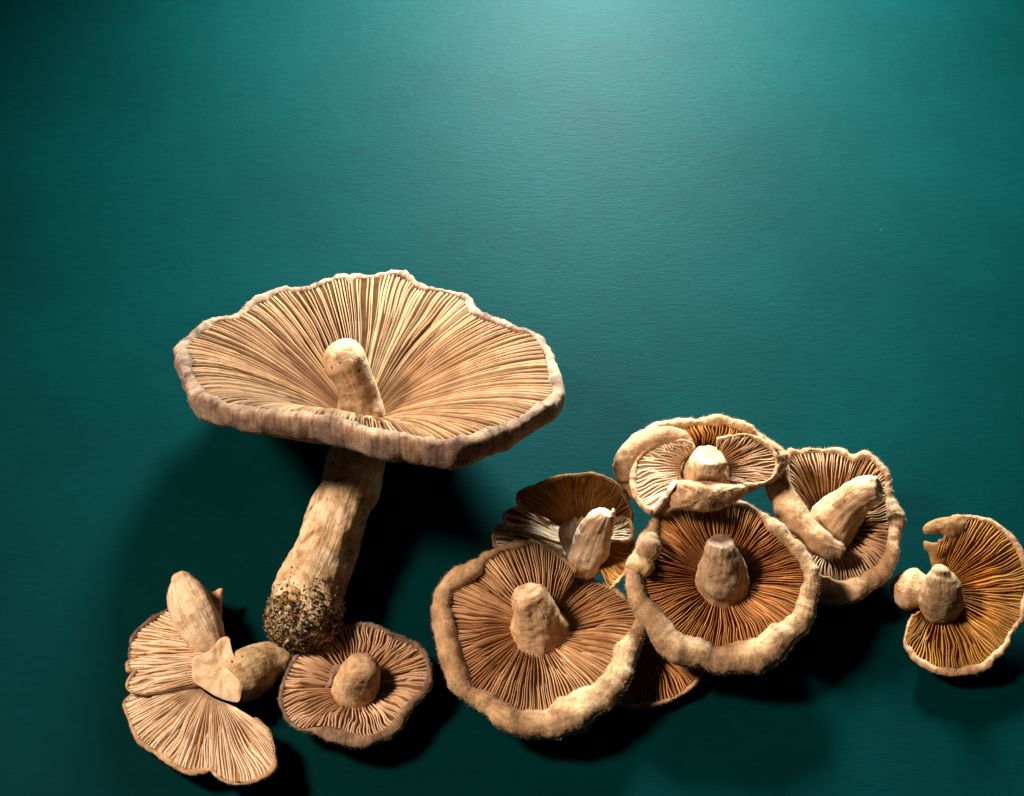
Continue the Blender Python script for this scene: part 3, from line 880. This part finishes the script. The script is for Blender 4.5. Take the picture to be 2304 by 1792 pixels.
# ================================================================== 10 far right golden one
m10 = thing('mushroom', 'golden gilled mushroom with missing sector and bulbous stem, at the right edge', 'mushroom', 2150, 1420)
rim10 = Z10([(560, 345), (690, 305), (640, 180), (700, 120), (820, 118), (960, 140), (1060, 172), (1150, 232), (1240, 320), (1310, 440), (1350, 560), (1370, 700), (1355, 850), (1340, 1020), (1290, 1110), (1230, 1190), (1170, 1300), (1080, 1400), (1000, 1480),
             (930, 1510), (850, 1525), (700, 1535), (580, 1530), (460, 1490), (360, 1440), (310, 1370), (265, 1300), (275, 1200), (300, 1110), (330, 1030)])
root10 = Z10([(500, 610), (560, 590), (620, 600), (660, 640), (690, 690), (715, 750), (730, 810), (735, 870), (725, 930), (690, 980), (640, 1010), (580, 1020), (520, 1020), (460, 1010), (400, 985)])
lobe(m10, Plane(2150, 1340, 90, 0.02, 0.28), rim10, mats(G_gold, skin_thin, bed_mat('gill_bed_gold', (0.42, 0.21, 0.055), 0.4)), root_px=root10, closed=False, depth=24, q=1.5, width=[(0, 6), (0.1, 8), (0.3, 12), (0.55, 14), (0.7, 20), (0.78, 22), (0.86, 12), (1, 7)], rise=0.5, drop=9, dome=12, thick=9, gills=112,
     ghe=9, fuzz=700, fuzz_len=5, NS=320, warp=1.3, rim_noise=4, rimmat=skin_warm)
sheet(m10, 'flap', Z10([(408, 228, 130), (412, 198, 132), (455, 155, 136), (540, 118, 140), (650, 98, 144), (790, 105, 146), (830, 170, 142), (740, 270, 134), (665, 300, 128), (590, 262, 128), (500, 262, 128), (430, 262, 128)]), skin_thin, thick=9, bulge=5, lump=4)
sheet(m10, 'flap', Z10([(420, 330, 108), (500, 345, 108), (620, 345, 112), (640, 420, 108), (600, 560, 100), (510, 600, 95), (460, 440, 100), (425, 410, 102)]), mats(G_gold)['bed'] if False else skin_thin, thick=7, bulge=4)
tube(m10, 'stem', Z10([(190, 760, 48, 26), (235, 775, 52, 41), (310, 795, 54, 46), (390, 810, 58, 38), (470, 830, 62, 30)]), S_cream, start='round', lump=5, ridge=2, sides=44)
tube(m10, 'stem_stub', Z10([(590, 950, 66, 46), (592, 870, 96, 45), (588, 770, 124, 40), (580, 670, 146, 29), (582, 620, 156, 18)]), S_brown, end='round', lump=6, ridge=3, sides=40, fuzz=300, fuzzmat=fuzz_tan, fuzz_len=4)

# ================================================================== 2 left fan
m2 = thing('mushroom', 'split cream mushroom fanned open with spotted side stem and torn collar, at far left', 'mushroom', 470, 1640)
M2 = mats(G_white, skin_tan, B_tan)
lobe(m2, Plane(400, 1450, 62, 0.10, 0.16), Z3([(400, 365), (300, 420), (190, 500), (140, 565), (115, 640), (118, 705)]), M2, root_px=Z3([(600, 470), (625, 540), (640, 600), (645, 650), (640, 690)]), closed=False, depth=-6, q=1.3,
     width=9, rise=0.5, drop=9, dome=8, thick=16, gills=30, ghe=7, gwd=0.3, fuzz=120, fuzz_len=5, NS=120, warp=1.6, rim_noise=4, rimmat=skin_grey)
lobe(m2, Plane(400, 1540, 74, 0.12, 0.02), Z3([(165, 700), (120, 720), (98, 745), (110, 790), (150, 805), (100, 880), (100, 930), (150, 950), (230, 960)]), M2, root_px=Z3([(650, 670), (640, 700), (590, 740), (570, 800), (570, 850), (590, 890)]), closed=False, depth=-8, q=1.3,
     width=6, rise=0.5, drop=7, dome=4, thick=12, gills=30, ghe=6, gwd=0.32, fuzz=60, fuzz_len=5, NS=120, warp=2.4, rim_noise=5, name='cap_lobe')
lobe(m2, Plane(450, 1600, 62, 0.16, 0.02), Z3([(170, 930), (82, 1020), (92, 1080), (122, 1160), (150, 1235), (200, 1300), (280, 1355), (390, 1425), (470, 1478), (540, 1505),
     (620, 1500), (690, 1490), (730, 1535), (800, 1578), (880, 1592), (980, 1578), (1075, 1540), (1120, 1500), (1130, 1440), (1125, 1340), (1095, 1250), (1040, 1180), (990, 1140)]), M2,
     root_px=Z3([(580, 850), (590, 900), (640, 950), (690, 985), (740, 1010), (780, 1025), (820, 1040), (850, 1060)]), closed=False, depth=-6, q=1.3, width=[(0, 7), (0.3, 12), (0.5, 13), (0.7, 9), (1, 9)], rise=0.5, drop=9, dome=14, thick=16,
     gills=92, ghe=8, gwd=0.3, fuzz=250, fuzz_len=5, NS=280, warp=1.5, rim_noise=4, rimmat=skin_tan, name='cap_lobe')
tube(m2, 'stem', Z3([(475, 145, 110, 24), (500, 240, 106, 40), (555, 380, 98, 47), (625, 510, 86, 45), (690, 630, 72, 35), (720, 720, 60, 16)]), S_end, start='round', lump=5, ridge=3, sides=48, fuzz=500, fuzzmat=fuzz_tan, fuzz_len=5)
sheet(m2, 'flap', Z3([(640, 245, 60), (700, 230, 62), (745, 205, 64), (772, 215, 64), (768, 300, 58), (760, 430, 50), (725, 480, 46), (690, 400, 50)]), S_cream, thick=10, bulge=5)
tube(m2, 'stem', Z3([(830, 880, 70, 50), (900, 835, 66, 58), (980, 795, 62, 56), (1070, 745, 56, 47), (1170, 715, 50, 37), (1240, 695, 44, 27)]), S_spot, end='round', lump=5, ridge=2, sides=48, label='brown spotted side stem')
sheet(m2, 'collar', Z3([(560, 700, 96), (630, 675, 102), (690, 640, 108), (730, 585, 114), (780, 552, 118), (820, 565, 118), (835, 650, 118), (880, 740, 116), (910, 850, 110), (905, 960, 100), (880, 1020, 92), (800, 1010, 90), (720, 980, 88), (640, 930, 88), (560, 870, 90), (550, 780, 92)]),
      S_end, thick=14, bulge=-16, lump=4, rows=14, ribs=13)

for o in (m1, m2, m3, m4, m5, m6, m7, m8, m9, m10):
    print('MINZ', o.name, round(o['minz'], 1))
    del o['minz']
